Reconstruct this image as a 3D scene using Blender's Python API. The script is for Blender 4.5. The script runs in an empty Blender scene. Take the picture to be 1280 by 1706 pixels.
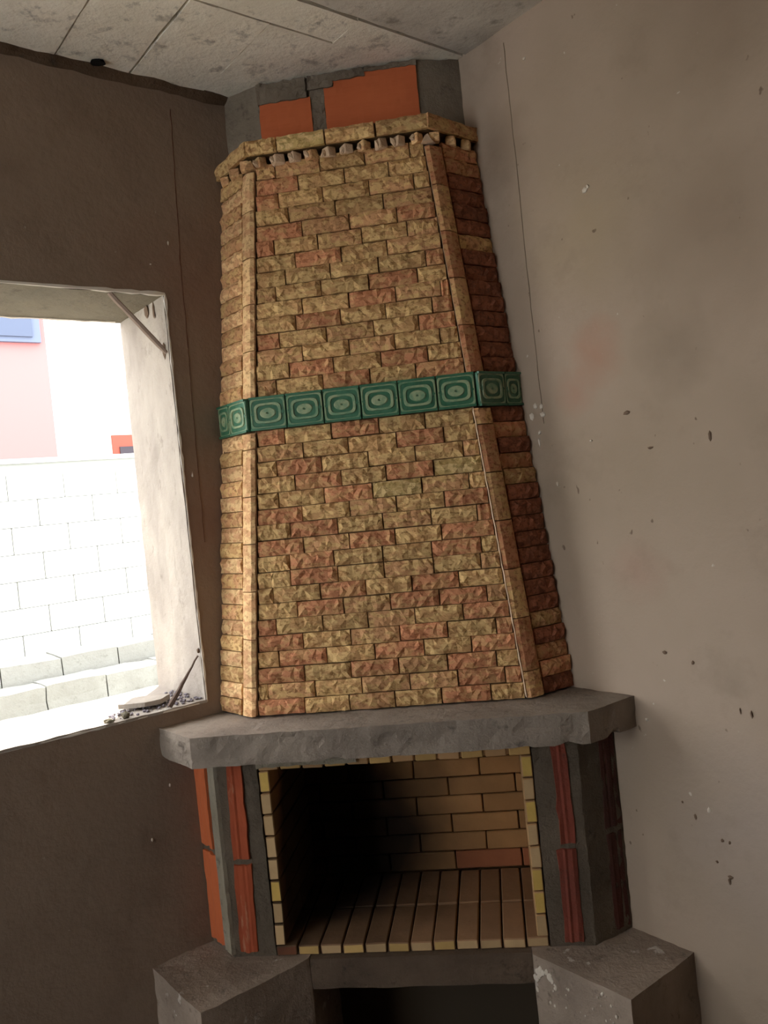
import bpy, bmesh, math, random
from mathutils import Vector, Matrix, noise

random.seed(7)
SC = bpy.context.scene
COL = SC.collection
BASE = 0.42            # height of the hearth slab top above the room floor
YC = 0.7107            # room corner lies at (0, YC); the fireplace front faces -Y
R2 = math.sqrt(2)


# ------------------------------------------------------------------ camera
def make_camera():
    yaw, pitch, roll = math.radians(7.0939), math.radians(-0.8896), math.radians(-5.7765)
    F = Vector((math.sin(-yaw) * math.cos(pitch), math.cos(yaw) * math.cos(pitch), math.sin(pitch)))
    R0 = F.cross(Vector((0, 0, 1))).normalized()
    U0 = R0.cross(F)
    R = R0 * math.cos(roll) + U0 * math.sin(roll)
    U = -R0 * math.sin(roll) + U0 * math.cos(roll)
    cd = bpy.data.cameras.new('camera')
    cd.sensor_fit = 'VERTICAL'
    cd.sensor_height = 24.0
    cd.sensor_width = 24.0
    cd.lens = 1386.66 / 1706.0 * 24.0
    cd.clip_start = 0.05
    co = bpy.data.objects.new('camera', cd)
    m = Matrix((R, U, -F)).transposed().to_4x4()
    m.translation = Vector((0.3365, -2.3029, 1.2768 + BASE))
    co.matrix_world = m
    COL.objects.link(co)
    SC.camera = co


make_camera()

# ------------------------------------------------------------------ world, sun, exposure
W = bpy.data.worlds.new('sky')
SC.world = W
W.use_nodes = True
nt = W.node_tree
nt.nodes.clear()
out = nt.nodes.new('ShaderNodeOutputWorld')
bg = nt.nodes.new('ShaderNodeBackground')
bg.inputs['Color'].default_value = (0.93, 0.97, 1.0, 1)
bg.inputs['Strength'].default_value = 6.8
nt.links.new(bg.outputs[0], out.inputs[0])


def wall_vec(ds, doff, dz):
    """direction given along the left wall (away from the corner), off it into the room, and up"""
    return Vector((-ds / R2 + doff / R2, -ds / R2 - doff / R2, dz))


sd = bpy.data.lights.new('sun', 'SUN')
sd.energy = 13.0
sd.angle = math.radians(0.6)
sd.color = (1.0, 0.96, 0.9)
so = bpy.data.objects.new('sun', sd)
so.rotation_euler = wall_vec(0.30, 0.36, -1.15).to_track_quat('-Z', 'Y').to_euler()
so.location = (-4, 0, 7)
COL.objects.link(so)

SC.view_settings.view_transform = 'Standard'
SC.view_settings.look = 'None'
SC.view_settings.exposure = 0.0
SC.view_settings.gamma = 1.0
SC.view_settings.use_curve_mapping = False


# ------------------------------------------------------------------ materials
def srgb(c):
    f = lambda v: v / 12.92 if v <= 0.04045 else ((v + 0.055) / 1.055) ** 2.4
    return (f(c[0] / 255), f(c[1] / 255), f(c[2] / 255), 1)


class NT:
    def __init__(self, name):
        self.m = bpy.data.materials.new(name)
        self.m.use_nodes = True
        self.t = self.m.node_tree
        self.b = self.t.nodes['Principled BSDF']
        self.pos = self.t.nodes.new('ShaderNodeNewGeometry').outputs['Position']

    def node(self, kind, **kw):
        n = self.t.nodes.new(kind)
        for k, v in kw.items():
            setattr(n, k, v)
        return n

    def link(self, a, b):
        self.t.links.new(a, b)

    def noise(self, scale, detail=4, rough=0.55, vec=None, stretch=None):
        n = self.node('ShaderNodeTexNoise')
        n.inputs['Scale'].default_value = scale
        n.inputs['Detail'].default_value = detail
        n.inputs['Roughness'].default_value = rough
        v = vec or self.pos
        if stretch:
            mp = self.node('ShaderNodeMapping')
            mp.inputs['Scale'].default_value = stretch
            self.link(v, mp.inputs['Vector'])
            v = mp.outputs[0]
        self.link(v, n.inputs['Vector'])
        return n.outputs['Fac']

    def ramp(self, fac, stops, interp='LINEAR'):
        r = self.node('ShaderNodeValToRGB')
        r.color_ramp.interpolation = interp
        els = r.color_ramp.elements
        while len(els) < len(stops):
            els.new(0.5)
        for e, (p, c) in zip(els, stops):
            e.position = p
            e.color = c if len(c) == 4 else (*c, 1)
        self.link(fac, r.inputs[0])
        return r.outputs[0]

    def mix(self, fac, a, b, mode='MIX'):
        n = self.node('ShaderNodeMix', data_type='RGBA', blend_type=mode)
        for sock, v in ((n.inputs[0], fac), (n.inputs[6], a), (n.inputs[7], b)):
            if hasattr(v, 'is_output'):
                self.link(v, sock)
            else:
                sock.default_value = v
        return n.outputs[2]

    def blob(self, c, r, soft=0.5):
        """1 inside a ball around world point c, fading to 0 at radius r (placed stains and painted firebox shade)"""
        d = self.node('ShaderNodeVectorMath', operation='DISTANCE')
        w = self.node('ShaderNodeVectorMath', operation='MULTIPLY_ADD')
        n = self.node('ShaderNodeTexNoise')
        n.inputs['Scale'].default_value = 1.6 / r
        n.inputs['Detail'].default_value = 3
        self.link(self.pos, n.inputs['Vector'])
        self.link(n.outputs['Color'], w.inputs[0])
        w.inputs[1].default_value = (r * 0.9,) * 3
        self.link(self.pos, w.inputs[2])
        self.link(w.outputs[0], d.inputs[0])
        d.inputs[1].default_value = (c[0] + r * .45, c[1] + r * .45, c[2] + BASE + r * .45)
        m = self.node('ShaderNodeMapRange')
        m.inputs['From Min'].default_value = r
        m.inputs['From Max'].default_value = r * (1 - soft)
        self.link(d.outputs['Value'], m.inputs['Value'])
        return m.outputs[0]

    def mul(self, a, k):
        n = self.node('ShaderNodeMath', operation='MULTIPLY')
        self.link(a, n.inputs[0])
        n.inputs[1].default_value = k
        return n.outputs[0]

    def fin(self, col, rough=0.9, bump=None, strength=0.3, dist=0.01, spec=0.25):
        if hasattr(col, 'is_output'):
            self.link(col, self.b.inputs['Base Color'])
        else:
            self.b.inputs['Base Color'].default_value = col
        self.b.inputs['Roughness'].default_value = rough
        self.b.inputs['Specular IOR Level'].default_value = spec
        if bump is not None:
            n = self.node('ShaderNodeBump')
            n.inputs['Strength'].default_value = strength
            n.inputs['Distance'].default_value = dist
            self.link(bump, n.inputs['Height'])
            self.link(n.outputs[0], self.b.inputs['Normal'])
        return self.m


def random_tone(N, col, lo=0.82, hi=1.12):
    oi = N.node('ShaderNodeObjectInfo')
    m = N.node('ShaderNodeMapRange')
    m.inputs['To Min'].default_value = lo
    m.inputs['To Max'].default_value = hi
    N.link(oi.outputs['Random'], m.inputs['Value'])
    h = N.node('ShaderNodeHueSaturation')
    N.link(m.outputs[0], h.inputs['Value'])
    if hasattr(col, 'is_output'):
        N.link(col, h.inputs['Color'])
    else:
        h.inputs['Color'].default_value = col
    return h.outputs[0]


def stone_mat(name, main, blot, dark):
    N = NT(name)
    n1 = N.noise(30, 3, .6, stretch=(.7, 1, 1.6))
    n2 = N.noise(75, 4, .65, stretch=(.8, 1, 1.3))
    c = N.mix(N.ramp(n1, [(.47, (0, 0, 0)), (.54, (1, 1, 1))]), srgb(main), srgb(blot))
    c = N.mix(N.mul(N.ramp(n2, [(.53, (0, 0, 0)), (.60, (1, 1, 1))]), .75), c, srgb(dark))
    c = random_tone(N, c)
    return N.fin(c, .92, N.noise(90, 5, .7), .55, .006)


def fire_mat(name, main, soot_shade=True):
    N = NT(name)
    c = N.mix(N.noise(14, 4, .6), srgb(main), srgb(tuple(v * .82 for v in main)))
    c = random_tone(N, c, .85, 1.1)
    if soot_shade:  # sooty stain plus the left pillar's shade, painted into the brick colour
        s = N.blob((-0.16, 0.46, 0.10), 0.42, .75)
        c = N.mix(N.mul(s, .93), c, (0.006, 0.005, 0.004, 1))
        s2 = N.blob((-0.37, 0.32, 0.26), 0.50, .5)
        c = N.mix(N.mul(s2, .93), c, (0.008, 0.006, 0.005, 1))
    return N.fin(c, .9, N.noise(60, 4), .25, .004)


def cement_mat(name, a, b, spots=(60, 54, 48), light=None, bump=.6):
    N = NT(name)
    c = N.mix(N.ramp(N.noise(4.5, 5, .6), [(.35, (0, 0, 0)), (.65, (1, 1, 1))]), srgb(a), srgb(b))
    c = N.mix(N.mul(N.ramp(N.noise(22, 5, .7), [(.58, (0, 0, 0)), (.72, (1, 1, 1))]), .7), c, srgb(spots))
    if light:
        c = N.mix(N.ramp(N.noise(17, 3, .6), [(.66, (0, 0, 0)), (.70, (1, 1, 1))]), c, srgb(light))
    return N.fin(c, .93, N.noise(38, 6, .7), bump, .012)


M = {}
M['stone_yellow'] = stone_mat('yellow split stone', (214, 178, 122), (192, 150, 102), (146, 108, 64))
M['stone_red'] = stone_mat('red split stone', (198, 136, 98), (200, 152, 106), (148, 90, 60))
M['stone_brown'] = stone_mat('brown split stone', (198, 150, 106), (206, 168, 114), (140, 98, 64))
M['stone_green'] = stone_mat('olive split stone', (222, 190, 134), (196, 166, 108), (156, 134, 78))
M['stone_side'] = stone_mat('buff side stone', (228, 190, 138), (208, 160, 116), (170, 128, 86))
M['stone_dark'] = stone_mat('shaded reddish brown stone', (158, 98, 72), (136, 84, 62), (104, 62, 46))  # darker stone copy, shade of the hood's right face put into the colour
M['mortar'] = cement_mat('brown mortar', (120, 92, 62), (100, 76, 50), bump=.4)
M['mortar_pale'] = cement_mat('pale pinkish mortar', (222, 194, 164), (200, 170, 140), spots=(164, 136, 110))
M['cement'] = cement_mat('grey cement', (134, 122, 106), (110, 98, 84), spots=(74, 64, 54))
M['cement_pale'] = cement_mat('pale cement', (158, 148, 130), (140, 130, 112), spots=(98, 90, 78))
M['cement_bench'] = cement_mat('bench cement', (166, 148, 132), (134, 118, 104), spots=(82, 70, 60), light=(196, 184, 172))
M['cement_mantel'] = cement_mat('mantel cement', (152, 138, 124), (126, 114, 102), spots=(74, 64, 58))
M['cement_pillar'] = cement_mat('brownish pillar cement', (112, 99, 84), (88, 78, 66), spots=(58, 50, 42), bump=.9)
M['cement_dark'] = cement_mat('smoke browned cement', (112, 94, 78), (86, 72, 60), spots=(52, 44, 38), bump=.9)
M['fringe'] = cement_mat('brown fringe', (104, 84, 66), (84, 66, 50))
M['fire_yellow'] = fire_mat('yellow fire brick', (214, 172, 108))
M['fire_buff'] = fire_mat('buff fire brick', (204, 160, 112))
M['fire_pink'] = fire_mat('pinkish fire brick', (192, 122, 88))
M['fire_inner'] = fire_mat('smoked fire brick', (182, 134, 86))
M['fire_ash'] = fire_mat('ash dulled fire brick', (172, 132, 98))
M['tip_yellow'] = fire_mat('bright yellow brick end', (228, 190, 104), soot_shade=False)
M['tip_buff'] = fire_mat('buff brick end', (208, 174, 128), soot_shade=False)
M['tip_floor'] = fire_mat('yellow ochre brick end', (216, 178, 112), soot_shade=False)
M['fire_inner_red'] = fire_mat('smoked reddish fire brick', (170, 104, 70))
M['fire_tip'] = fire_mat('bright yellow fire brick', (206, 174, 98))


def clay_mat():
    N = NT('terracotta')
    c = N.mix(N.noise(9, 4, .6), srgb((178, 88, 54)), srgb((148, 70, 46)))
    c = N.mix(N.mul(N.ramp(N.noise(45, 4, .7, stretch=(1, 1, .15)), [(.60, (0, 0, 0)), (.72, (1, 1, 1))]), .6),
              c, srgb((196, 150, 118)))
    return N.fin(c, .85, N.noise(70, 4, .6, stretch=(1, 1, .2)), .5, .006)


def clay_smooth_mat():
    N = NT('smooth terracotta')
    c = N.mix(N.noise(7, 4, .6), srgb((206, 112, 66)), srgb((182, 94, 58)))
    return N.fin(c, .8, N.noise(50, 4, .6, stretch=(.3, .3, 2)), .25, .004)


M['clay'] = clay_mat()
M['clay_shaded'] = cement_mat('shaded dark red brick', (92, 54, 46), (74, 52, 46), spots=(56, 46, 42))  # dimmed red, the pillar side's shade is painted into this colour
M['clay_smooth'] = clay_smooth_mat()


def wall_left_mat():
    N = NT('dark raw plaster')
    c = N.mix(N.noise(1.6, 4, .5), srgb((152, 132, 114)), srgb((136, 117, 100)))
    c = N.mix(N.mul(N.ramp(N.noise(6, 5, .6), [(.5, (0, 0, 0)), (.75, (1, 1, 1))]), .35), c, srgb((104, 84, 70)))
    c = N.mix(N.mul(N.blob((-.53, .20, 2.0), .30, .9), .35), c, srgb((126, 84, 70)))
    c = N.mix(N.mul(N.blob((-.55, .17, 1.3), .25, .9), .35), c, srgb((128, 84, 72)))
    c = N.mix(N.ramp(N.noise(34, 3, .6), [(.73, (0, 0, 0)), (.76, (1, 1, 1))]), c, srgb((160, 146, 130)))
    return N.fin(c, .95, N.noise(24, 6, .65), .35, .01)


def wall_right_mat():
    N = NT('grey beige raw plaster')
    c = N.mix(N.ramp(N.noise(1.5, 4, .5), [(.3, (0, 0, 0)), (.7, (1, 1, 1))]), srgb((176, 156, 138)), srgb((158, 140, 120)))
    c = N.mix(N.mul(N.blob((.67, .04, 1.62), .11, .9), .55), c, srgb((170, 126, 104)))
    c = N.mix(N.mul(N.blob((.61, .10, 1.52), .08, .9), .45), c, srgb((170, 126, 106)))
    c = N.mix(N.mul(N.blob((.72, -.01, 1.02), .10, .9), .30), c, srgb((168, 126, 110)))
    c = N.mix(N.mul(N.blob((.66, .05, 1.95), .26, .9), .30), c, srgb((160, 142, 104)))
    c = N.mix(N.mul(N.blob((.95, -.24, 1.85), .30, .9), .38), c, srgb((122, 102, 82)))
    c = N.mix(N.mul(N.blob((.98, -.27, 2.35), .32, .9), .45), c, srgb((122, 102, 82)))
    c = N.mix(N.mul(N.blob((.47, .24, 2.28), .16, .9), .45), c, srgb((116, 96, 76)))
    c = N.mix(N.mul(N.blob((.84, -.13, 1.58), .14, .8), .35), c, srgb((120, 104, 86)))
    c = N.mix(N.mul(N.blob((.90, -.19, .35), .30, .9), .35), c, srgb((150, 138, 134)))
    c = N.mix(N.mul(N.ramp(N.noise(5, 6, .65), [(.55, (0, 0, 0)), (.75, (1, 1, 1))]), .3), c, srgb((124, 108, 92)))
    c = N.mix(N.ramp(N.noise(30, 3, .6), [(.735, (0, 0, 0)), (.76, (1, 1, 1))]), c, srgb((196, 184, 168)))
    c = N.mix(N.mul(N.ramp(N.noise(33, 2, .5, stretch=(1, 1, .8)), [(.22, (1, 1, 1)), (.26, (0, 0, 0))]), .7), c, srgb((92, 74, 60)))
    return N.fin(c, .95, N.noise(16, 7, .62), .3, .012)


def ceil_mat(name, a, b):
    N = NT(name)
    c = N.mix(N.ramp(N.noise(5, 5, .6), [(.3, (0, 0, 0)), (.7, (1, 1, 1))]), srgb(a), srgb(b))
    c = N.mix(N.mul(N.ramp(N.noise(18, 6, .7), [(.55, (0, 0, 0)), (.68, (1, 1, 1))]), .55), c, srgb((112, 102, 88)))
    c = N.mix(N.mul(N.ramp(N.noise(3, 5, .6), [(.6, (0, 0, 0)), (.72, (1, 1, 1))]), .35), c, srgb((130, 104, 80)))
    return N.fin(c, .93, N.noise(22, 7, .7), .5, .012)


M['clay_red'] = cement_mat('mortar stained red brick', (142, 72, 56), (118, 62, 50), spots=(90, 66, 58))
M['brown_wall'] = cement_mat('brown raw wall', (96, 74, 60), (82, 62, 50))
M['wall_left'] = wall_left_mat()
M['wall_right'] = wall_right_mat()
M['ceiling'] = ceil_mat('ceiling concrete', (244, 236, 220), (230, 222, 204))
M['ceiling_rough'] = ceil_mat('rough ceiling concrete', (218, 210, 198), (186, 178, 166))
M['joint'] = NT('dark joint').fin(srgb((70, 60, 48)), .95)
M['hole_dark'] = NT('black hole').fin(srgb((18, 15, 12)), .95)
M['floor'] = cement_mat('floor screed', (86, 76, 64), (72, 64, 54))


def reveal_mat():
    N = NT('limed plaster')
    c = N.mix(N.ramp(N.noise(7, 5, .6, stretch=(1, 1, .5)), [(.35, (0, 0, 0)), (.65, (1, 1, 1))]),
              srgb((178, 168, 156)), srgb((156, 146, 136)))
    c = N.mix(N.mul(N.ramp(N.noise(16, 6, .7, stretch=(1, 1, .6)), [(.58, (0, 0, 0)), (.70, (1, 1, 1))]), .6), c, srgb((112, 102, 92)))
    return N.fin(c, .93, N.noise(24, 6, .7), .5, .012)


M['reveal'] = reveal_mat()
M['soffit'] = cement_mat('soffit cement', (116, 106, 90), (104, 96, 82), spots=(84, 76, 64))
M['white_edge'] = NT('white plaster edge').fin(srgb((232, 224, 212)), .9)
M['white_dab'] = NT('white plaster dab').fin(srgb((214, 202, 186)), .9)
M['dark_dab'] = NT('dark mortar dab').fin(srgb((114, 94, 78)), .95)


def wood_mat(name, a, b):
    N = NT(name)
    c = N.mix(N.noise(30, 4, .6, stretch=(1, 1, 1)), srgb(a), srgb(b))
    return N.fin(c, .85, N.noise(80, 3), .3, .004)


M['wood'] = wood_mat('weathered wood', (158, 138, 124), (120, 102, 90))
M['twig'] = wood_mat('dark twig', (120, 100, 88), (84, 68, 60))
M['rubble'] = cement_mat('rubble', (150, 144, 150), (118, 110, 116), spots=(70, 62, 68))
M['stone'] = cement_mat('loose stone', (132, 124, 104), (108, 100, 84))


def green_mat(name, a, b):
    N = NT(name)
    c = N.mix(N.ramp(N.noise(40, 4, .6), [(.4, (0, 0, 0)), (.62, (1, 1, 1))]), srgb(a), srgb(b))
    return N.fin(c, .38, N.noise(60, 3), .15, .003, spec=.5)


M['green'] = green_mat('green glaze', (44, 96, 70), (62, 112, 84))
M['green_worn'] = green_mat('worn pale green glaze', (152, 164, 128), (104, 140, 108))

# outdoors
M['block'] = cement_mat('sunlit pale block', (226, 226, 220), (212, 212, 206), spots=(190, 190, 184), bump=.2)
M['kerb_block'] = cement_mat('grey kerb block', (146, 145, 138), (136, 134, 127), spots=(118, 116, 108))
M['block_joint'] = NT('block joint').fin(srgb((150, 152, 148)), .95)
M['ground'] = cement_mat('pale ground', (160, 158, 148), (146, 142, 130), spots=(120, 116, 102))
M['pink'] = NT('pink render').fin(srgb((182, 116, 114)), .9)
M['cream'] = NT('cream render').fin(srgb((250, 244, 226)), .9)
M['blue'] = NT('blue shutter').fin(srgb((84, 92, 112)), .6)
M['blue_pale'] = NT('pale blue frame').fin(srgb((102, 110, 132)), .6)
M['red_frame'] = NT('red frame').fin(srgb((150, 76, 62)), .7)
M['grey_box'] = NT('grey shade').fin(srgb((66, 60, 66)), .7)


# ------------------------------------------------------------------ helpers
def P(s, off, z=0.0):
    """s along the left wall from the corner, off it into the room"""
    return Vector((-s / R2 + off / R2, YC - s / R2 - off / R2, z))


def Q(s, off, z=0.0):
    p = P(s, off, z)
    return Vector((-p.x, p.y, p.z))


def link(name, me, parent=None, mat=None):
    o = bpy.data.objects.new(name, me)
    COL.objects.link(o)
    if mat is not None:
        me.materials.append(mat)
    if parent:
        o.parent = parent
    return o


def bm_obj(name, bm, mat, parent=None, smooth=False, recalc=True):
    if recalc:
        bmesh.ops.recalc_face_normals(bm, faces=bm.faces)
    me = bpy.data.meshes.new(name)
    bm.to_mesh(me)
    bm.free()
    if smooth:
        for p in me.polygons:
            p.use_smooth = True
    return link(name, me, parent, mat)


def thing(name, label, cat, loc=(0, 0, 0), group=None):
    o = bpy.data.objects.new(name, None)
    o.empty_display_size = 0.05
    o.location = loc
    COL.objects.link(o)
    return tag(o, label, cat, group)


def tag(o, label, cat, group=None):
    o['label'] = label
    o['category'] = cat
    if group:
        o['group'] = group
    return o


def struct(o):
    o['kind'] = 'structure'
    return o


def prism(poly, z0, z1, bm=None):
    bm = bm or bmesh.new()
    lo = [bm.verts.new((p[0], p[1], z0)) for p in poly]
    hi = [bm.verts.new((p[0], p[1], z1)) for p in poly]
    n = len(poly)
    bm.faces.new(lo[::-1])
    bm.faces.new(hi)
    for i in range(n):
        bm.faces.new((lo[i], lo[(i + 1) % n], hi[(i + 1) % n], hi[i]))
    return bm


def loft(lo_pts, hi_pts, bm=None):
    bm = bm or bmesh.new()
    lo = [bm.verts.new(p) for p in lo_pts]
    hi = [bm.verts.new(p) for p in hi_pts]
    n = len(lo)
    bm.faces.new(lo[::-1])
    bm.faces.new(hi)
    for i in range(n):
        bm.faces.new((lo[i], lo[(i + 1) % n], hi[(i + 1) % n], hi[i]))
    return bm


def box(x0, x1, y0, y1, z0, z1, bm=None):
    return prism([(x0, y0), (x1, y0), (x1, y1), (x0, y1)], z0, z1, bm)


def slice_up(bm, step):
    bmesh.ops.recalc_face_normals(bm, faces=bm.faces)
    for ax in range(3):
        cs = [v.co[ax] for v in bm.verts]
        a, b = min(cs), max(cs)
        n = int((b - a) / step)
        no = [0, 0, 0]
        no[ax] = 1
        for i in range(1, n + 1):
            c = [0, 0, 0]
            c[ax] = a + (b - a) * i / (n + 1)
            bmesh.ops.bisect_plane(bm, geom=bm.verts[:] + bm.edges[:] + bm.faces[:], plane_co=c, plane_no=no)
    return bm


def roughen(bm, step=.03, amp=.004, freq=18.0, seed=0.0):
    slice_up(bm, step)
    bm.normal_update()
    off = Vector((seed, seed * 1.7, -seed))
    for v in bm.verts:
        n = noise.noise_vector(v.co * freq + off)
        n2 = noise.noise_vector(v.co * freq * 2.7 + off)
        v.co += (n + n2 * .5) * amp
    return bm


def blob_mesh(name, sx, sy, sz, seed, mat, sub=1, rough=.35):
    bm = bmesh.new()
    bmesh.ops.create_icosphere(bm, subdivisions=sub, radius=1)
    for v in bm.verts:
        k = 1 + rough * noise.noise(v.co * 1.6 + Vector((seed, 0, seed)))
        v.co = Vector((v.co.x * sx * k, v.co.y * sy * k, v.co.z * sz * k))
    me = bpy.data.meshes.new(name)
    bm.to_mesh(me)
    bm.free()
    me.materials.append(mat)
    return me


def frame_matrix(o, x, n):
    """object axes: x along the course, y into the wall (away from normal n), z up the face"""
    x = x.normalized()
    y = -n.normalized()
    z = x.cross(y).normalized()
    m = Matrix((x, y, z)).transposed().to_4x4()
    m.translation = o
    return m


def plain_brick(name, lx, ly, lz, mat, parent, loc, bev=.003, seed=0, rot=None):
    """a brick with broken corners; lx ly lz full sizes, centred on loc"""
    bm = bmesh.new()
    bmesh.ops.create_cube(bm, size=1)
    rr = random.Random(seed)
    for v in bm.verts:
        v.co = Vector((v.co.x * lx, v.co.y * ly, v.co.z * lz))
        v.co += Vector((rr.uniform(-1, 1), rr.uniform(-1, 1), rr.uniform(-1, 1))) * bev * .35
    bmesh.ops.bevel(bm, geom=bm.edges[:], offset=bev, segments=1, affect='EDGES')
    o = bm_obj(name, bm, mat, parent)
    o.location = loc
    if rot is not None:
        o.rotation_euler = rot
    return o


# ------------------------------------------------------------------ room shell
ZC = 2.612
RL = 4.2       # room side
WS0, WS1, WZ0, WZ1, WT = 0.804, 2.35, 0.715, 1.963, 0.36


def quad_prism(s0, s1, o0, o1, z0, z1, f=P, bm=None):
    return prism([f(s0, o0)[:2], f(s1, o0)[:2], f(s1, o1)[:2], f(s0, o1)[:2]], z0, z1, bm)


# left wall with the window opening
bm = bmesh.new()
NS, NZ, ND = .585, .587, .24      # the firebox is let into both walls: niche length, height, depth
quad_prism(-WT, WS0, -WT, 0, NZ, ZC + .2, P, bm)
quad_prism(NS, WS0, -WT, 0, -BASE, NZ, P, bm)
quad_prism(-WT, NS, -WT, -ND, -BASE, NZ, P, bm)
quad_prism(WS1, RL, -WT, 0, -BASE, ZC + .2, P, bm)
quad_prism(WS0, WS1, -WT, 0, -BASE, WZ0, P, bm)
quad_prism(WS0, WS1, -WT, 0, WZ1, ZC + .2, P, bm)
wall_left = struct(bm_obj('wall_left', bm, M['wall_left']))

bm = bmesh.new()
quad_prism(0, RL, -WT, 0, NZ, ZC + .2, Q, bm)
quad_prism(NS, RL, -WT, 0, -BASE, NZ, Q, bm)
quad_prism(-ND, NS, -WT, -ND, -BASE, NZ, Q, bm)
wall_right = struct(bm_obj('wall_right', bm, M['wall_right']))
# wall behind the camera with an unseen opening, added and shaped to light the room, and the wall facing the window
bm = bmesh.new()
D0, D1, DB, DZ = .20, 1.55, .30, 2.15
quad_prism(RL, RL + .2, -WT, D0, -BASE, ZC + .2, P, bm)
quad_prism(RL, RL + .2, D1, RL + .2, -BASE, ZC + .2, P, bm)
quad_prism(RL, RL + .2, D0, D1, DZ, ZC + .2, P, bm)
quad_prism(RL, RL + .2, D0, D1, -BASE, DB, P, bm)
struct(bm_obj('wall_back', bm, M['wall_right']))
bm = quad_prism(RL, RL + .2, 0, RL, -BASE, ZC + .2, Q)
struct(bm_obj('wall_front', bm, M['brown_wall']))
bm = quad_prism(-WT, RL + .2, -WT, RL + .2, -BASE - .1, -BASE, P)
struct(bm_obj('floor', bm, M['floor']))

# ceiling: backing slab with separate cast boards
bm = quad_prism(-WT, RL + .2, -WT, RL + .2, ZC + .030, ZC + .2, P)
ceiling = struct(bm_obj('ceiling', bm, M['joint']))


def ceiling_panel(s0, s1, o0, o1, mat, seed, dz=0.0):
    bm = quad_prism(s0, s1, o0, o1, ZC + dz, ZC + .029, P)
    if s1 - s0 < 1.6:
        roughen(bm, .06, .0022, 16, seed)
    o = bm_obj('concrete_panel', bm, mat, ceiling)
    return o


joints = [0.400, 0.612, 0.850, 1.068, 1.285, 1.51, 1.74, 1.97, 2.20, 2.43, 2.66, 2.90, 3.14, 3.38, 3.62, 3.86, RL]
gaps = [0, .0014, .009, .005, .004] + [.003] * 20
for i in range(len(joints) - 1):
    ceiling_panel(joints[i] + gaps[i] / 2, joints[i + 1] - gaps[i + 1] / 2, 0, .4315, M['ceiling'], i * 3.1,
                  random.uniform(-.001, .001))
ceiling_panel(0.0, .3998, 0, .5605, M['ceiling'], 49, .0005)
ceiling_panel(0.4002, 1.3,   .4368, .5580, M['ceiling'], 51, .0005)
ceiling_panel(1.303, RL,   .4368, .5580, M['ceiling'], 51)
oo = .5725
k = 0
while oo < RL:
    o1 = min(oo + .6, RL)
    ceiling_panel(0.0, 1.4, oo, o1 - .004, M['ceiling_rough'], 60 + k, -.001)
    ceiling_panel(1.404, RL, oo, o1 - .004, M['ceiling_rough'], 60 + k, -.001)
    oo = o1
    k += 1

# black plug, painted for the dark of a little hole beside the left wall
bm = bmesh.new()
bmesh.ops.create_cone(bm, cap_ends=True, segments=9, radius1=.017, radius2=.012, depth=.012)
for v in bm.verts:
    v.co += noise.noise_vector(v.co * 60) * .004
o = bm_obj('hole_plug', bm, M['hole_dark'], ceiling)
o.location = P(.955, .045, ZC - .004)
o.scale = (1.35, .8, 1)
o.rotation_euler = (0, 0, math.radians(20))

# ragged mortar bead where the left wall meets the ceiling
bm = bmesh.new()
rings = []
n = 90
for i in range(n + 1):
    s = .38 + (RL - .4) * (i / n) ** 1.4
    h = .024 + .016 * noise.noise(Vector((s * 9, 0, 0))) + .01 * noise.noise(Vector((s * 31, 3, 0)))
    w = .022 + .012 * noise.noise(Vector((s * 11, 7, 0)))
    rings.append([bm.verts.new(P(s, a, ZC - b)) for a, b in ((0, 0), (w, 0), (w * .55, h * .6), (0, h))])
for i in range(n):
    for j in range(4):
        bm.faces.new((rings[i][j], rings[i][(j + 1) % 4], rings[i + 1][(j + 1) % 4], rings[i + 1][j]))
struct(bm_obj('trim_1', bm, M['fringe']))


def crack(f, pts, w, parent, mat, lift=.0012, name='crack'):
    """a thin, wandering ridge of dark filler along a wall"""
    bm = bmesh.new()
    prev = None
    N_ = 40
    for i in range(N_ + 1):
        t = i / N_ * (len(pts) - 1)
        k = min(int(t), len(pts) - 2)
        u = t - k
        s = pts[k][0] * (1 - u) + pts[k + 1][0] * u + .0025 * noise.noise(Vector((i * .45, w * 99, 0)))
        z = pts[k][1] * (1 - u) + pts[k + 1][1] * u
        ww = w * (.6 + .5 * abs(noise.noise(Vector((i * .7, 5, 0)))))
        cur = [bm.verts.new(f(s - ww, .0, z)), bm.verts.new(f(s, lift, z)), bm.verts.new(f(s + ww, .0, z))]
        if prev:
            bm.faces.new((prev[0], prev[1], cur[1], cur[0]))
            bm.faces.new((prev[1], prev[2], cur[2], cur[1]))
        prev = cur
    return bm_obj(name, bm, mat, parent)


M['crack'] = NT('reddish crack').fin(srgb((92, 58, 44)), .95)
M['crack_soft'] = NT('seam').fin(srgb((116, 100, 84)), .95)
crack(P, [(.722, 2.54), (.731, 2.3), (.742, 2.05), (.746, 1.8)], .0022, wall_left, M['crack'])
crack(P, [(.746, 1.8), (.752, 1.6), (.758, 1.2)], .0012, wall_left, M['crack'])
crack(Q, [(.729, 2.57), (.733, 2.2), (.735, 1.8), (.741, 1.45)], .0022, wall_right, M['crack_soft'])


def dab(f, s, z, w, h, mat, parent, seed, name):
    me = blob_mesh(name, w, .004, h, seed, mat, 1, .6)
    o = link(name, me, parent)
    n = (f(0, 1) - f(0, 0)).normalized()
    x = (f(1, 0) - f(0, 0)).normalized()
    o.matrix_world = frame_matrix(f(s, .0005, z), x, n)
    return o


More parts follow.
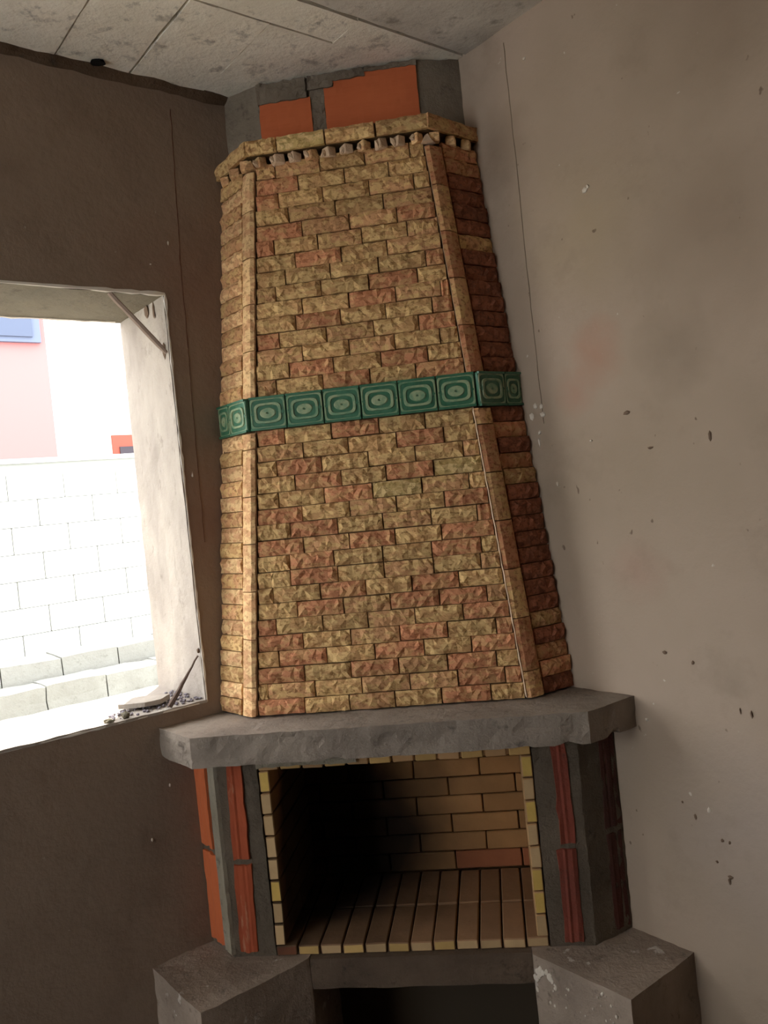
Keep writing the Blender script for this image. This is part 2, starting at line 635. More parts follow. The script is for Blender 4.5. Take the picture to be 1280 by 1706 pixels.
# splashes and pocks on the right wall: (s, z, half width, half height)
for i, (s, z, w, h) in enumerate([(.700, 1.476, .009, .012), (.716, 1.505, .009, .010), (.738, 1.500, .007, .010),
                                  (.742, 1.476, .012, .009), (.722, 1.425, .005, .007), (.718, 1.398, .005, .014),
                                  (.964, 2.054, .008, .008), (.975, 2.062, .005, .007), (.770, 1.27, .004, .010),
                                  (1.000, .612, .005, .005), (.905, 1.38, .006, .003), (1.16, .40, .005, .008),
                                  (.80, 2.49, .006, .006)]):
    dab(Q, s, z, w, h, M['white_dab'], wall_right, i * 1.3, 'plaster_splash')
for i, (s, z, w, h) in enumerate([(1.272, .672, .0025, .012), (1.300, .668, .004, .009), (1.203, .240, .008, .005),
                                  (1.200, .228, .004, .010), (1.085, .405, .003, .004), (1.12, .375, .004, .008),
                                  (1.075, .80, .007, .005), (1.155, .78, .005, .006), (1.19, .33, .006, .005),
                                  (1.21, .33, .004, .006), (1.17, .27, .004, .004), (1.03, 1.44, .012, .006),
                                  (1.26, 1.35, .005, .016), (1.09, 1.34, .010, .004)]):
    dab(Q, s, z, w, h, M['dark_dab'], wall_right, 50 + i * 1.3, 'mortar_splash')
for i, (s, z, w, h) in enumerate([(.776, 2.12, .003, .006), (.775, 1.41, .003, .010), (.95, .50, .003, .006), (1.02, .36, .004, .006),
                                  (.84, 2.05, .003, .002)]):
    dab(P, s, z, w, h, M['white_dab'], wall_left, 90 + i, 'plaster_splash')

# ------------------------------------------------------------------ window opening (no frame fitted yet)
win = struct(bpy.data.objects.new('window_1', None))
COL.objects.link(win)
T = .006


def reveal_part(name, bm, mat, seed, amp=.003, step=.05):
    roughen(bm, step, amp, 20, seed)
    return bm_obj(name, bm, mat, win)


reveal_part('jamb', quad_prism(WS0 - .001, WS0 + T, -WT, -.001, WZ0, WZ1), M['reveal'], 3)
reveal_part('jamb', quad_prism(WS1 - T, WS1 + .001, -WT, -.001, WZ0, WZ1), M['reveal'], 8)
reveal_part('sill', quad_prism(WS0, WS1, -WT - .02, .001, WZ0 - .002, WZ0 + T), M['reveal'], 13)
reveal_part('soffit', quad_prism(WS0, WS1, -WT, -.001, WZ1 - T, WZ1 + .001), M['soffit'], 17)


def edge_bead(a, b, w, seed, chips=.55):
    """broken white plaster lip along the arris of the opening, a and b are (s, off, z)"""
    bm = bmesh.new()
    n = 60
    prev = None
    A, B = P(*a), P(*b)
    d = (B - A).normalized()
    nrm = (P(0, 1) - P(0, 0)).normalized()
    side = d.cross(nrm)
    for i in range(n + 1):
        c = A.lerp(B, i / n)
        k = w * (chips + (1.3 - chips) * abs(noise.noise(Vector((i * .35, seed, 0)))) * 1.6)
        cur = [bm.verts.new(c + side * x * k + nrm * y * k * .6) for x, y in ((-1, -.3), (-.7, .8), (.7, .8), (1, -.3))]
        if prev:
            for j in range(3):
                bm.faces.new((prev[j], prev[j + 1], cur[j + 1], cur[j]))
        prev = cur
    return bm_obj('plaster_edge', bm, M['white_edge'], win)


edge_bead((WS0, 0, WZ1), (WS1, 0, WZ1), .0075, 1.0)
edge_bead((WS0, 0, WZ0), (WS0, 0, WZ1), .0055, 2.0, .35)
edge_bead((WS0, 0, WZ0), (WS1, 0, WZ0), .0045, 3.0, .3)
edge_bead((WS0 + .03, -WT + .02, WZ1 - .006), (WS1, -WT + .02, WZ1 - .006), .008, 4.0)

# crumbled dark pocks at the top corner of the opening
for i, (s, off, z, a, b) in enumerate([(.812, -.13, 1.940, .020, .022), (.812, -.030, 1.80, .014, .026),
                                       (.812, -.075, 1.925, .006, .028)]):
    me = blob_mesh('broken_patch', .004, a, b, i * 2.2, M['dark_dab'], 1, .6)
    o = link('broken_patch', me, win)
    o.location = P(s, off, z)
    o.rotation_euler = (0, 0, math.radians(45))


def stick(name, pts, radii, mat, flat=1.0, seed=0):
    bm = bmesh.new()
    prev = None
    for i, (p, r) in enumerate(zip(pts, radii)):
        d = (pts[min(i + 1, len(pts) - 1)] - pts[max(i - 1, 0)]).normalized()
        a = d.cross(Vector((0.2, 0.9, 0.1))).normalized()
        b = d.cross(a)
        cur = [bm.verts.new(p + a * math.cos(t) * r + b * math.sin(t) * r * flat)
               for t in [math.pi * 2 * (j + .5) / 6 for j in range(6)]]
        if prev:
            for j in range(6):
                bm.faces.new((prev[j], prev[(j + 1) % 6], cur[(j + 1) % 6], cur[j]))
        else:
            bm.faces.new(cur[::-1])
        prev = cur
    bm.faces.new(prev)
    return bm_obj(name, bm, mat)


def wander(a, b, n, amp, seed):
    return [a.lerp(b, i / n) + noise.noise_vector(Vector((i * .8, seed, 0))) * amp * (0 if i in (0, n) else 1) for i in range(n + 1)]


pts = wander(P(.973, -.008, 1.957), P(.8125, -.012, 1.786), 8, .002, 3)
o = stick('wooden_batten', pts, [.0085, .009, .0085, .009, .009, .0095, .0095, .009, .006], M['wood'], .55)
tag(o, 'thin weathered wooden batten wedged diagonally across the top corner of the window opening', 'stick')
pts = wander(P(.8135, -.012, .857), P(.922, -.010, .725), 9, .003, 9)
o = stick('dry_twig', pts, [.0028, .003, .0032, .004, .005, .006, .0068, .0075, .0082, .0085], M['twig'], .8)
tag(o, 'dark dry twig leaning in the lower corner of the window opening', 'twig')
o = link('nail_head', blob_mesh('nail_head', .006, .006, .009, 4, M['dark_dab']), win)
o.location = P(.812, -.008, .872)

# rubble left on the sill
gr = bmesh.new()
rr = random.Random(5)
for i in range(170):
    s = .815 + rr.random() ** 1.4 * .27
    off = -.015 - rr.random() * (.22 * (1 - (s - .8) / .36) + .02)
    r = rr.uniform(.003, .0075)
    m = Matrix.Translation(P(s, off, WZ0 + T + r * .55)) @ Matrix.Rotation(rr.random() * 6, 4, 'Z') @ Matrix.Diagonal((r, r * rr.uniform(.6, 1), r * rr.uniform(.5, .9), 1))
    bmesh.ops.create_icosphere(gr, subdivisions=1, radius=1, matrix=m)
o = bm_obj('gravel', gr, M['rubble'])
tag(o, 'grey mortar crumbs strewn over the inner corner of the window sill', 'gravel')
o['kind'] = 'stuff'
bm = prism([P(s, f)[:2] for s, f in ((.93, -.05), (.98, -.055), (1.04, -.11), (.985, -.16), (.90, -.14), (.885, -.09))], 0, .014)
roughen(bm, .03, .002, 40, 4)
o = bm_obj('plaster_shard', bm, M['reveal'])
o.location.z = WZ0 + T + .010
tag(o, 'flat pale plaster shard lying on the window sill beside the twig', 'shard')
for i, (s, off, a, b, c, lab) in enumerate([
        (1.052, -.020, .013, .011, .010, 'rounded brown stone on the sill edge, the larger one nearest the twig'),
        (1.105, -.012, .016, .008, .006, 'low flat brown stone on the window sill, left of the rounded stone')]):
    o = link('stone', blob_mesh('stone', a, b, c, 3 + i * 5, M['stone'], 2, .5))
    o.location = P(s, off, WZ0 + T + c * .9)
    tag(o, lab, 'stone')

# ------------------------------------------------------------------ fireplace, from the bottom up
# benches along each wall
LPOLY = [P(1.0586, 0), P(1.0586, .3143), Vector((-.288, -.022, 0)), Vector((-.288, .30, 0)), P(.582, 0)]
RPOLY = [Q(1.077, 0), Q(1.077, .2805), Vector((.338, -.030, 0)), Vector((.338, .30, 0)), Q(.582, 0)]
t = thing('hearth_bench', 'concrete bench block left of the hearth, under the window wall, dark front and paler end', 'bench',
          P(.85, .15, -BASE))
o = bm_obj('bench_body', roughen(prism([p[:2] for p in LPOLY], -BASE, 0), .035, .0035, 16, 2), M['cement_bench'])
o.parent = t
o.matrix_parent_inverse = Matrix.Translation(-t.location)
bench_l = t
t = thing('hearth_bench', 'concrete bench block right of the hearth, against the lighter wall, splashed with white plaster', 'bench',
          Q(.85, .15, -BASE))
o = bm_obj('bench_body', roughen(prism([p[:2] for p in RPOLY], -BASE, 0), .035, .0035, 16, 9), M['cement_bench'])
o.parent = t
o.matrix_parent_inverse = Matrix.Translation(-t.location)
bench_r = t
# white plaster smear on the right bench's front face
d = (RPOLY[1] - RPOLY[2]).normalized()
nrm = Vector((d.y, -d.x, 0))
if nrm.y > 0:
    nrm = -nrm
rr = random.Random(3)
pm = bmesh.new()
for i in range(46):
    ang = rr.uniform(.1, 3.3)
    rad = .034 + rr.uniform(-.006, .006)
    c = RPOLY[2] + d * (.040 + math.cos(ang) * rad * .95) + nrm * .002 + Vector((0, 0, -.075 + math.sin(ang) * rad * 1.2 - (.02 if ang > 3 else 0)))
    r = rr.uniform(.003, .008)
    mm = frame_matrix(c, d, nrm) @ Matrix.Diagonal((r, .0028, r * rr.uniform(.7, 1.5), 1))
    bmesh.ops.create_icosphere(pm, subdivisions=1, radius=1, matrix=mm)
for i in range(24):
    c = RPOLY[2] + d * rr.uniform(.05, .27) + nrm * .0015 + Vector((0, 0, -rr.uniform(.015, .12)))
    r = rr.uniform(.0015, .0045)
    mm = frame_matrix(c, d, nrm) @ Matrix.Diagonal((r, .0022, r * 1.3, 1))
    bmesh.ops.create_icosphere(pm, subdivisions=1, radius=1, matrix=mm)
o = bm_obj('plaster_smear', pm, M['white_dab'])
o['kind'] = 'stuff'
o['label'] = 'white plaster splashes'
o.parent = bench_r
o.matrix_parent_inverse = Matrix.Translation(-bench_r.location)

# hearth slab between the benches with the dark wood store below it
t = thing('hearth_slab', 'rough grey concrete slab carrying the fire bricks over the dark opening', 'slab', (0, .2, -.087))
bm = roughen(box(-.287, .337, -.021, .42, -.087, -.001), .035, .003, 18, 5)
o = bm_obj('slab_body', bm, M['cement_dark'], t)
o.location = -t.location
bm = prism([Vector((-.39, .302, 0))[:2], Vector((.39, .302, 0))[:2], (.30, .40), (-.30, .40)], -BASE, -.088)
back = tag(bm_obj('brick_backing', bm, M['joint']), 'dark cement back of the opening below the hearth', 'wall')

# firebox of refractory bricks
fb = thing('firebox', 'open firebox lined with yellow fire bricks, sooty and painted with shade on its left side', 'fireplace', (0, .2, 0))
OFF = -fb.location


def fire_brick(lx, ly, lz, c, mat, seed, name='fire_brick', tip=None):
    o = plain_brick(name, lx, ly, lz, mat, fb, Vector(c) + OFF, .0028, seed)
    if tip:                              # clean front end, the inside faces carry ash, painted shade and soot
        o.data.materials.append(tip)
        for p in o.data.polygons:
            if p.normal.y < -.8:
                p.material_index = 1
    return o


FM = [M['fire_yellow'], M['fire_buff'], M['fire_buff'], M['fire_yellow']]
rr = random.Random(11)
FT = .027
for i in range(12):                                  # hearth floor, two bricks deep
    w = .78 / 12
    x = -.39 + w * (i + .5)
    m_ = M['fire_ash']
    fire_brick(w - .005, .208, FT, (x, .106 - .002 + rr.uniform(-.002, .002), FT / 2), m_, i, tip=M['fire_pink'] if i == 0 else rr.choice((M['tip_buff'], M['tip_floor'])))
    fire_brick(w - .005, .216, FT, (x, .324, FT / 2 + .0005), M['fire_ash'], i + 20)
ZT = .535
hc = (ZT - FT) / 8
for side in (-1, 1):                                 # cheeks, eight courses
    for k in range(8):
        z = FT + hc * (k + .5)
        tp = M['tip_yellow'] if (k in (7, 2)) or side > 0 and k in (1, 5) else M['tip_buff']
        m_ = M['fire_buff']
        split = .22 if k % 2 == 0 else .11
        fire_brick(.030, split - .004, hc - .004, (side * (.373 + rr.uniform(-.0015, .0015)), .001 + split / 2, z), m_, 40 + k + side, tip=tp)
        l2 = .43 - split
        fire_brick(.030, l2 - .004, hc - .004, (side * .374, .001 + split + l2 / 2, z), rr.choice(FM), 60 + k + side)
bc = .062
for k in range(9):                                   # back wall in running bond
    z0 = FT + bc * k
    h = bc if z0 + bc < .60 else .05
    ph = .118 if k % 2 == 0 else .226
    xs = [ph + .22 * j for j in range(-4, 3)]
    xs = sorted({max(-.388, min(.388, x)) for x in xs})
    for a, b in zip(xs, xs[1:]):
        if b - a < .02:
            continue
        m_ = M['fire_inner_red'] if (k == 0 and a > 0) else M['fire_inner']
        fire_brick(b - a - .004, .05, h - .004, ((a + b) / 2, .436 + .027, z0 + h / 2), m_, int(a * 100) + k * 17)
for i in range(12):                                  # soldier course over the mouth
    w = .78 / 12
    fire_brick(w - .006, .11, .045, (-.39 + w * (i + .5), .057 + rr.uniform(-.003, .003), ZT + .0235 + .001), M['fire_yellow'] if i % 2 else M['fire_buff'], 300 + i)
bm = box(-.39, .39, .114, .43, ZT + .003, ZT + .048)
bm_obj('throat_slab', bm, M['cement'], fb).location = OFF
bm = roughen(prism([(-.392, .4895), (.392, .4895), (.22, .60), (-.22, .60)], .0, .578), .06, .002, 10)
bm_obj('mortar_backing', bm, M['mortar'], fb).location = OFF
# cement smeared over the soldier course
bm = roughen(box(-.392, -.10, -.006, .0, ZT + .012, .581), .012, .004, 40, 7)
o = bm_obj('cement_smear', bm, M['cement_pale'], fb)
o.location = OFF
bm = roughen(box(-.10, .392, -.003, .0, ZT + .030, .581), .014, .003, 40, 9)
o = bm_obj('cement_smear', bm, M['cement'], fb)
o.location = OFF

# pillars of terracotta block and cement


def clay_block(x0, x1, z0, z1, depth, parent, seed, mat, base, ax, nrm, groove=.0022, slope=0.0, name='clay_block'):
    """rough block on a face: x along ax from base, z up"""
    bm = bmesh.new()
    nx = max(5, int((x1 - x0) / .006))
    nz = max(4, int((z1 - z0) / .03))
    grid = []
    rr = random.Random(seed)
    col = [rr.uniform(-1, 1) * groove for _ in range(nx + 1)]
    for j in range(nz + 1):
        row = []
        for i in range(nx + 1):
            fi = .0015 / (x1 - x0) if i == 1 else (1 - .0015 / (x1 - x0) if i == nx - 1 else i / nx)
            fj = .0015 / (z1 - z0) if j == 1 else (1 - .0015 / (z1 - z0) if j == nz - 1 else j / nz)
            u = x0 + (x1 - x0) * fi + slope * fj
            z = z0 + (z1 - z0) * fj
            e = .003 * noise.noise(Vector((u * 60, z * 25, seed)))
            if i in (0, 1, nx - 1, nx):
                u += .007 * noise.noise(Vector((z * 35, seed, 0 if i < 2 else 9)))
            if j in (0, 1, nz - 1, nz):
                z += .006 * noise.noise(Vector((u * 50, seed, 0 if j < 2 else 9)))
            d = -.003 if (i in (0, nx) or j in (0, nz)) else depth + col[i] + e * .6
            row.append(bm.verts.new(base + ax * u + nrm * d + Vector((0, 0, z))))
        grid.append(row)
    for j in range(nz):
        for i in range(nx):
            bm.faces.new((grid[j][i], grid[j][i + 1], grid[j + 1][i + 1], grid[j + 1][i]))
    o = bm_obj(name, bm, mat, parent, recalc=False)
    return o


def pillar(sg, lab):
    X = lambda x: x * sg
    c = Vector((X(.47), .08, 0))
    t = thing('fireplace_pillar', lab, 'pillar', c)
    contact = P(.865, 0) if sg < 0 else Q(.885, 0)
    back = P(.58, 0) if sg < 0 else Q(.58, 0)
    poly = [(X(.3905), 0.0), (X(.514), 0.0), contact[:2], back[:2], (X(.3905), .32)]
    o = bm_obj('pillar_core', roughen(prism(poly, 0.001, .583), .02, .003, 30, 31 + sg), M['cement_pillar'], t)
    o.location = -c
    fx = Vector((sg, 0, 0))
    fn = Vector((0, -1, 0))
    cor = Vector((X(.514), 0, 0))
    sx = (Vector((contact.x, contact.y, 0)) - cor)
    L = sx.length
    sx.normalize()
    sn = Vector((sx.y, -sx.x, 0))
    if sn.dot(Vector((sg, -1, 0))) < 0:
        sn = -sn
    O = Vector((0, 0, 0))
    if sg < 0:
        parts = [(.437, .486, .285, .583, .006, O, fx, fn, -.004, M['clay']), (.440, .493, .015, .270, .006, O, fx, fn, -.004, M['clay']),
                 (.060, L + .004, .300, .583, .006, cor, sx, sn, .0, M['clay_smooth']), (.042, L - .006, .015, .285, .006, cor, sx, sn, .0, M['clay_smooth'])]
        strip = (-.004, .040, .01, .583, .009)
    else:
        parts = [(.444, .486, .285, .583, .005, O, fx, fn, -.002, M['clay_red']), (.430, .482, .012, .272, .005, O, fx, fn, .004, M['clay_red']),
                 (.075, L - .006, .300, .583, .001, cor, sx, sn, .0, M['clay_shaded']), (.075, L - .008, .015, .285, .001, cor, sx, sn, .0, M['clay_shaded'])]
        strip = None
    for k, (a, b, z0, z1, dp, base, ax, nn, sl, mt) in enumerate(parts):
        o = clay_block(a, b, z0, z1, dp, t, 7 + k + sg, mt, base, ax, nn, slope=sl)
        o.location = -c
    if strip:
        a, b, z0, z1, dp = strip
        o = clay_block(a, b, z0, z1, dp, t, 70, M['cement_pale'], cor, sx, sn, groove=.001, name='mortar_strip')
        o.location = -c
    return t


pillar(-1, 'left fireplace pillar of bright orange hollow bricks with a pale mortar strip on its corner')
pillar(1, 'right fireplace pillar, mostly in shade, grey cement with one red brick strip')

# mantel shelf
MZ0, MZ1 = .587, .676
mant = thing('mantel_shelf', 'thick raw concrete mantel shelf running from wall to wall over the firebox', 'mantel', (0, .3, MZ0))
ml, mr = P(.6825 * R2, 0), Q(.6825 * R2, 0)
poly = [(-.542, -.10), (.542, -.10), mr[:2], (0, YC - .01), ml[:2]]
bm = roughen(prism(poly, MZ0, MZ1 - .004), .018, .0024, 24, 12)
for v in bm.verts:                      # chipped arrises and pits along the front
    ch_ = noise.noise(Vector((v.co.x * 17, v.co.y * 17, v.co.z * 26 + 5)))
    if ch_ > .20 and v.co.y < .05 and v.co.z < MZ1 - .01:
        v.co.y += (ch_ - .20) * .014
        if v.co.z < MZ0 + .02:
            v.co.z += (ch_ - .20) * .03
o = bm_obj('shelf_body', bm, M['cement_mantel'], mant)
o.location = -mant.location

# ---- hood
HZ0, HY0, HA0, HE0 = .676, .070, .405, .535
HZ1, HY1, HA1, HE1 = 2.300, .170, .268, .404
hood = thing('chimney_hood', 'tall tapering chimney hood clad in yellow and red split stone with a green tile band', 'chimney hood', (0, .3, HZ0))
HO = -hood.location


def hood_at(z):
    t_ = (z - HZ0) / (HZ1 - HZ0)
    return HA0 + (HA1 - HA0) * t_, HY0 + (HY1 - HY0) * t_, HE0 + (HE1 - HE0) * t_


def hood_pts(z, inset=0.0):
    a, y, e = hood_at(z)
    return [Vector((-a + inset, y + inset, z)), Vector((a - inset, y + inset, z)), Vector((e, YC - e, z)), Vector((0, YC - .02, z)), Vector((-e, YC - e, z))]


CZ0_ = 2.300
bm = loft(hood_pts(HZ0 + .002, .010), hood_pts(CZ0_, .010))
o = bm_obj('mortar_core', bm, M['mortar'], hood)
o.location = HO

LEN, HGT, THK = .141, .0466, .018


def tile_variant(seed, nx=10, nz=3, LEN=LEN):
    """split faced tile; x -.5..5 along, z -.5...5 up, y 0 at the back, negative outward"""
    rr = random.Random(seed)
    bm = bmesh.new()
    g = []
    w, h = LEN - .003, HGT - .0025
    for j in range(nz + 1):
        row = []
        for i in range(nx + 1):
            u = -w / 2 + w * i / nx
            z = -h / 2 + h * j / nz
            edge = min(i, nx - i, 1) * min(j, nz - j, 1)
            if edge:
                u += rr.uniform(-.004, .004)
                z += rr.uniform(-.003, .003)
            d = .011 + (.0040 if edge else -.001) + rr.uniform(-.0032, .0042) + (.0015 if j == nz - 1 else 0)
            row.append(bm.verts.new((u, -d, z)))
        g.append(row)
    for j in range(nz):
        for i in range(nx):
            q = (g[j][i], g[j][i + 1], g[j + 1][i + 1], g[j + 1][i])
            if rr.random() < .5:
                bm.faces.new((q[0], q[1], q[2]))
                bm.faces.new((q[0], q[2], q[3]))
            else:
                bm.faces.new((q[0], q[1], q[3]))
                bm.faces.new((q[1], q[2], q[3]))
    ring = [g[0][i] for i in range(nx + 1)] + [g[j][nx] for j in range(1, nz + 1)] + \
           [g[nz][i] for i in range(nx - 1, -1, -1)] + [g[j][0] for j in range(nz - 1, 0, -1)]
    corners = {0, nx, nx + nz, 2 * nx + nz}
    back = []
    for v in ring:
        back.append(bm.verts.new((v.co.x, .0, v.co.z)))
    n = len(ring)
    for i in range(n):
        bm.faces.new((ring[(i + 1) % n], ring[i], back[i], back[(i + 1) % n]))
    me = bpy.data.meshes.new('brick')
    bm.to_mesh(me)
    bm.free()
    return me


TV = {}
for mk in ('stone_dark', 'stone_yellow', 'stone_red', 'stone_brown', 'stone_green', 'stone_side'):
    TV[mk] = []
    for k in range(7):
        me = tile_variant(sum(map(ord, mk)) * 10 + k)
        me.materials.append(M[mk])
        TV[mk].append(me)
    for k in range(4):
        me = tile_variant(sum(map(ord, mk)) * 10 + 50 + k, 5, 3, .065)
        me.materials.append(M[mk])
        TV[mk + ' short'] = TV.get(mk + ' short', []) + [me]


def tile(mk, c, x, n, length, height=None, k=None, out_=0.0):
    full = LEN
    if length < .09:
        mk, full = mk + ' short', .065
    me = random.choice(TV[mk])
    o = link('brick', me, hood)
    m = frame_matrix(c + n.normalized() * out_, x, n) @ Matrix.Diagonal((length / full, 1, ((height or HGT) / HGT), 1))
    m.translation += HO
    o.matrix_basis = m
    return o


fn = Vector((0, -(HZ1 - HZ0), (HY1 - HY0))).normalized()      # front face normal
fn = Vector((0, fn.y, fn.z))
if fn.y > 0:
    fn = -fn
FX = Vector((1, 0, 0))
BZ0, BZ1 = HZ0 + 18 * HGT, HZ0 + 18 * HGT + .100            # green band
first = [.141, .030, .141, .064, .137, .056, .120, .047, .100, .098, .140, .100, .137, .065, .115, .060, .141, .085,
         .06, .10, .141, .07, .12, .141, .06, .09, .12, .055, .141, .10, .07, .13, .06, .11]
rows = [HZ0 + HGT * (k + .5) for k in range(18)] + [BZ1 + .001 + HGT * (k + .5) for k in range(15)]
TRIM = .012
for k, z in enumerate(rows):
    a, y, e = hood_at(z)
    a_top = hood_at(z + HGT / 2)[0]
    x0 = -a_top + TRIM
    x1 = a_top - TRIM
    x = x0
    L_ = first[k]
    yellow = L_ < .13 and L_ > .09
    if k in (1, 7, 13, 15):
        yellow = True
    tiltz = 0.0
    while x < x1 - .008:
        L_ = min(L_, x1 - x)
        if x1 - (x + L_) < .022:
            L_ = x1 - x
        upper = k >= 18
        r = random.random()
        if yellow:
            mk = 'stone_yellow' if r < .82 else ('stone_green' if r < .88 else 'stone_brown')
        else:
            mk = 'stone_red' if r < (.45 if upper else .66) else ('stone_brown' if r < .90 else 'stone_yellow')
        tile(mk, Vector((x + L_ / 2, y, z + random.uniform(-.0012, .0012))), FX, fn, L_ - .001, out_=random.uniform(-.0035, .002) - .008)
        x += L_
        L_ = LEN * random.uniform(.94, 1.03)
        yellow = not yellow if random.random() < .86 else yellow
    # side faces
    for sg in (-1, 1):
        c0 = Vector((sg * a, y, z))
        c1 = Vector((sg * e, YC - e, z))
        d = (c1 - c0)
        D = d.length
        d.normalize()
        up = Vector((sg * (HA1 - HA0), HY1 - HY0, HZ1 - HZ0)).normalized()
        n = d.cross(up) if sg > 0 else up.cross(d)
        if n.y > 0:
            n = -n
        w0 = .050
        L2 = D - w0 - .001
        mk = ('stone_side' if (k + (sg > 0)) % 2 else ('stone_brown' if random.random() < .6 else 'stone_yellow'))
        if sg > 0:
            mk = 'stone_dark' if random.random() < .70 else random.choice(('stone_brown', 'stone_red'))  # right face turned from the window: mostly the painted shaded stone
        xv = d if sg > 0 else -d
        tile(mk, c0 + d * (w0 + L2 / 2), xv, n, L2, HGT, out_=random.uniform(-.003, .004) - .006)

# vertical edging stones on both hood corners


def edging(sg, z0, z1, mk, k):
    bm = bmesh.new()
    n = 7
    lo = []
    rr = random.Random(k * 7 + sg)
    for j in range(n + 1):
        z = z0 + (z1 - z0) * j / n
        a, y, e = hood_at(z)
        c0 = Vector((sg * a, y, z))
        c1 = Vector((sg * e, YC - e, z))
        d = (c1 - c0).normalized()
        out = Vector((d.y * sg, -d.x * sg, 0))
        if out.y > 0:
            out = -out
        fr = Vector((0, -1, 0))
        jt = lambda s=.0022: rr.uniform(-s, s)
        # profile: front inner edge, front outer arris, mid facet, side inner edge, back
        pr = [c0 + Vector((-sg * (TRIM - .001), 0.004, 0)),
              c0 + Vector((-sg * (TRIM - .002 + jt(.0015)), 0, 0)) + fr * (.011 + jt()),
              c0 + fr * (.010 + jt()) + out * (.004 + jt(.0015)),
              c0 + d * (.012 + jt(.002)) + out * (.014 + jt()),
              c0 + d * (.034 + jt()) + out * (.013 + jt()),
              c0 + d * .0475 + out * .005,
              c0 + d * .0475 + Vector((0, .006, 0))]
        lo.append([bm.verts.new(p) for p in pr])
    m = len(lo[0])
    for j in range(n):
        for i in range(m):
            bm.faces.new((lo[j][i], lo[j][(i + 1) % m], lo[j + 1][(i + 1) % m], lo[j + 1][i]))
    bm.faces.new(lo[0])
    bm.faces.new(lo[-1][::-1])
    o = bm_obj('edging_stone', bm, M[mk], hood)
    o.location = HO
    return o


for sg in (-1, 1):
    z = HZ0 + .003
    ph = [.085, .14, .14, .14, .14, .14, .14] if sg < 0 else [.075, .15, .14, .14, .14, .14, .14]
    k = 0
    segs = []
    while z < BZ0 - .01:
        L_ = ph[min(k, len(ph) - 1)]
        z2 = min(z + L_, BZ0 - .002)
        if BZ0 - z2 < .03:
            z2 = BZ0 - .002
        segs.append((z, z2 - .003))
        z = z2
        k += 1
    z = BZ1 + .002
    while z < 2.29:
        z2 = min(z + .14, 2.296)
        if 2.296 - z2 < .04:
            z2 = 2.296
        segs.append((z, z2 - .003))
        z = z2
    for i, (za, zb) in enumerate(segs):
        mk = 'stone_side' if sg < 0 else ('stone_red' if i % 2 else 'stone_brown')
        edging(sg, za, zb, mk, i)
    # thin wavering bead of pale mortar where the edging meets the front face
    bm = bmesh.new()
    prev = None
    for j in range(121):
        z = HZ0 + .004 + (2.29 - HZ0) * j / 120
        a, y, e = hood_at(z)
        w = .0020 + .0014 * noise.noise(Vector((j * .6, sg * 5, 0)))
        if z > BZ0 - .004 or sg < 0:
            w = .0006
        x = sg * (a - TRIM + .001) + .0015 * noise.noise(Vector((j * .4, 9, 0)))
        cur = [bm.verts.new((x - w * 1.4, y - .004, z)), bm.verts.new((x, y - .014 if w > .0007 else y - .006, z)), bm.verts.new((x + w * 1.4, y - .004, z))]
        if prev:
            bm.faces.new((prev[0], prev[1], cur[1], cur[0]))
            bm.faces.new((prev[1], prev[2], cur[2], cur[1]))
        prev = cur
    o = bm_obj('mortar_bead', bm, M['mortar_pale'], hood)
    o.location = HO

# green relief tiles


def ring_strip(bm, pts_out, pts_in, h, mat_index):
    """raised closed band between two outlines"""
    n = len(pts_out)
    e = .16
    vo0 = [bm.verts.new((x, 0, z)) for x, z in pts_out]
    vo1 = [bm.verts.new((x * (1 - e) + xi * e, -h, z * (1 - e) + zi * e)) for (x, z), (xi, zi) in zip(pts_out, pts_in)]
    vi1 = [bm.verts.new((x * e + xi * (1 - e), -h, z * e + zi * (1 - e))) for (x, z), (xi, zi) in zip(pts_out, pts_in)]
    vi0 = [bm.verts.new((x, 0, z)) for x, z in pts_in]
    for A, B in ((vo0, vo1), (vo1, vi1), (vi1, vi0)):
        for i in range(n):
            f = bm.faces.new((A[i], A[(i + 1) % n], B[(i + 1) % n], B[i]))
            f.material_index = mat_index


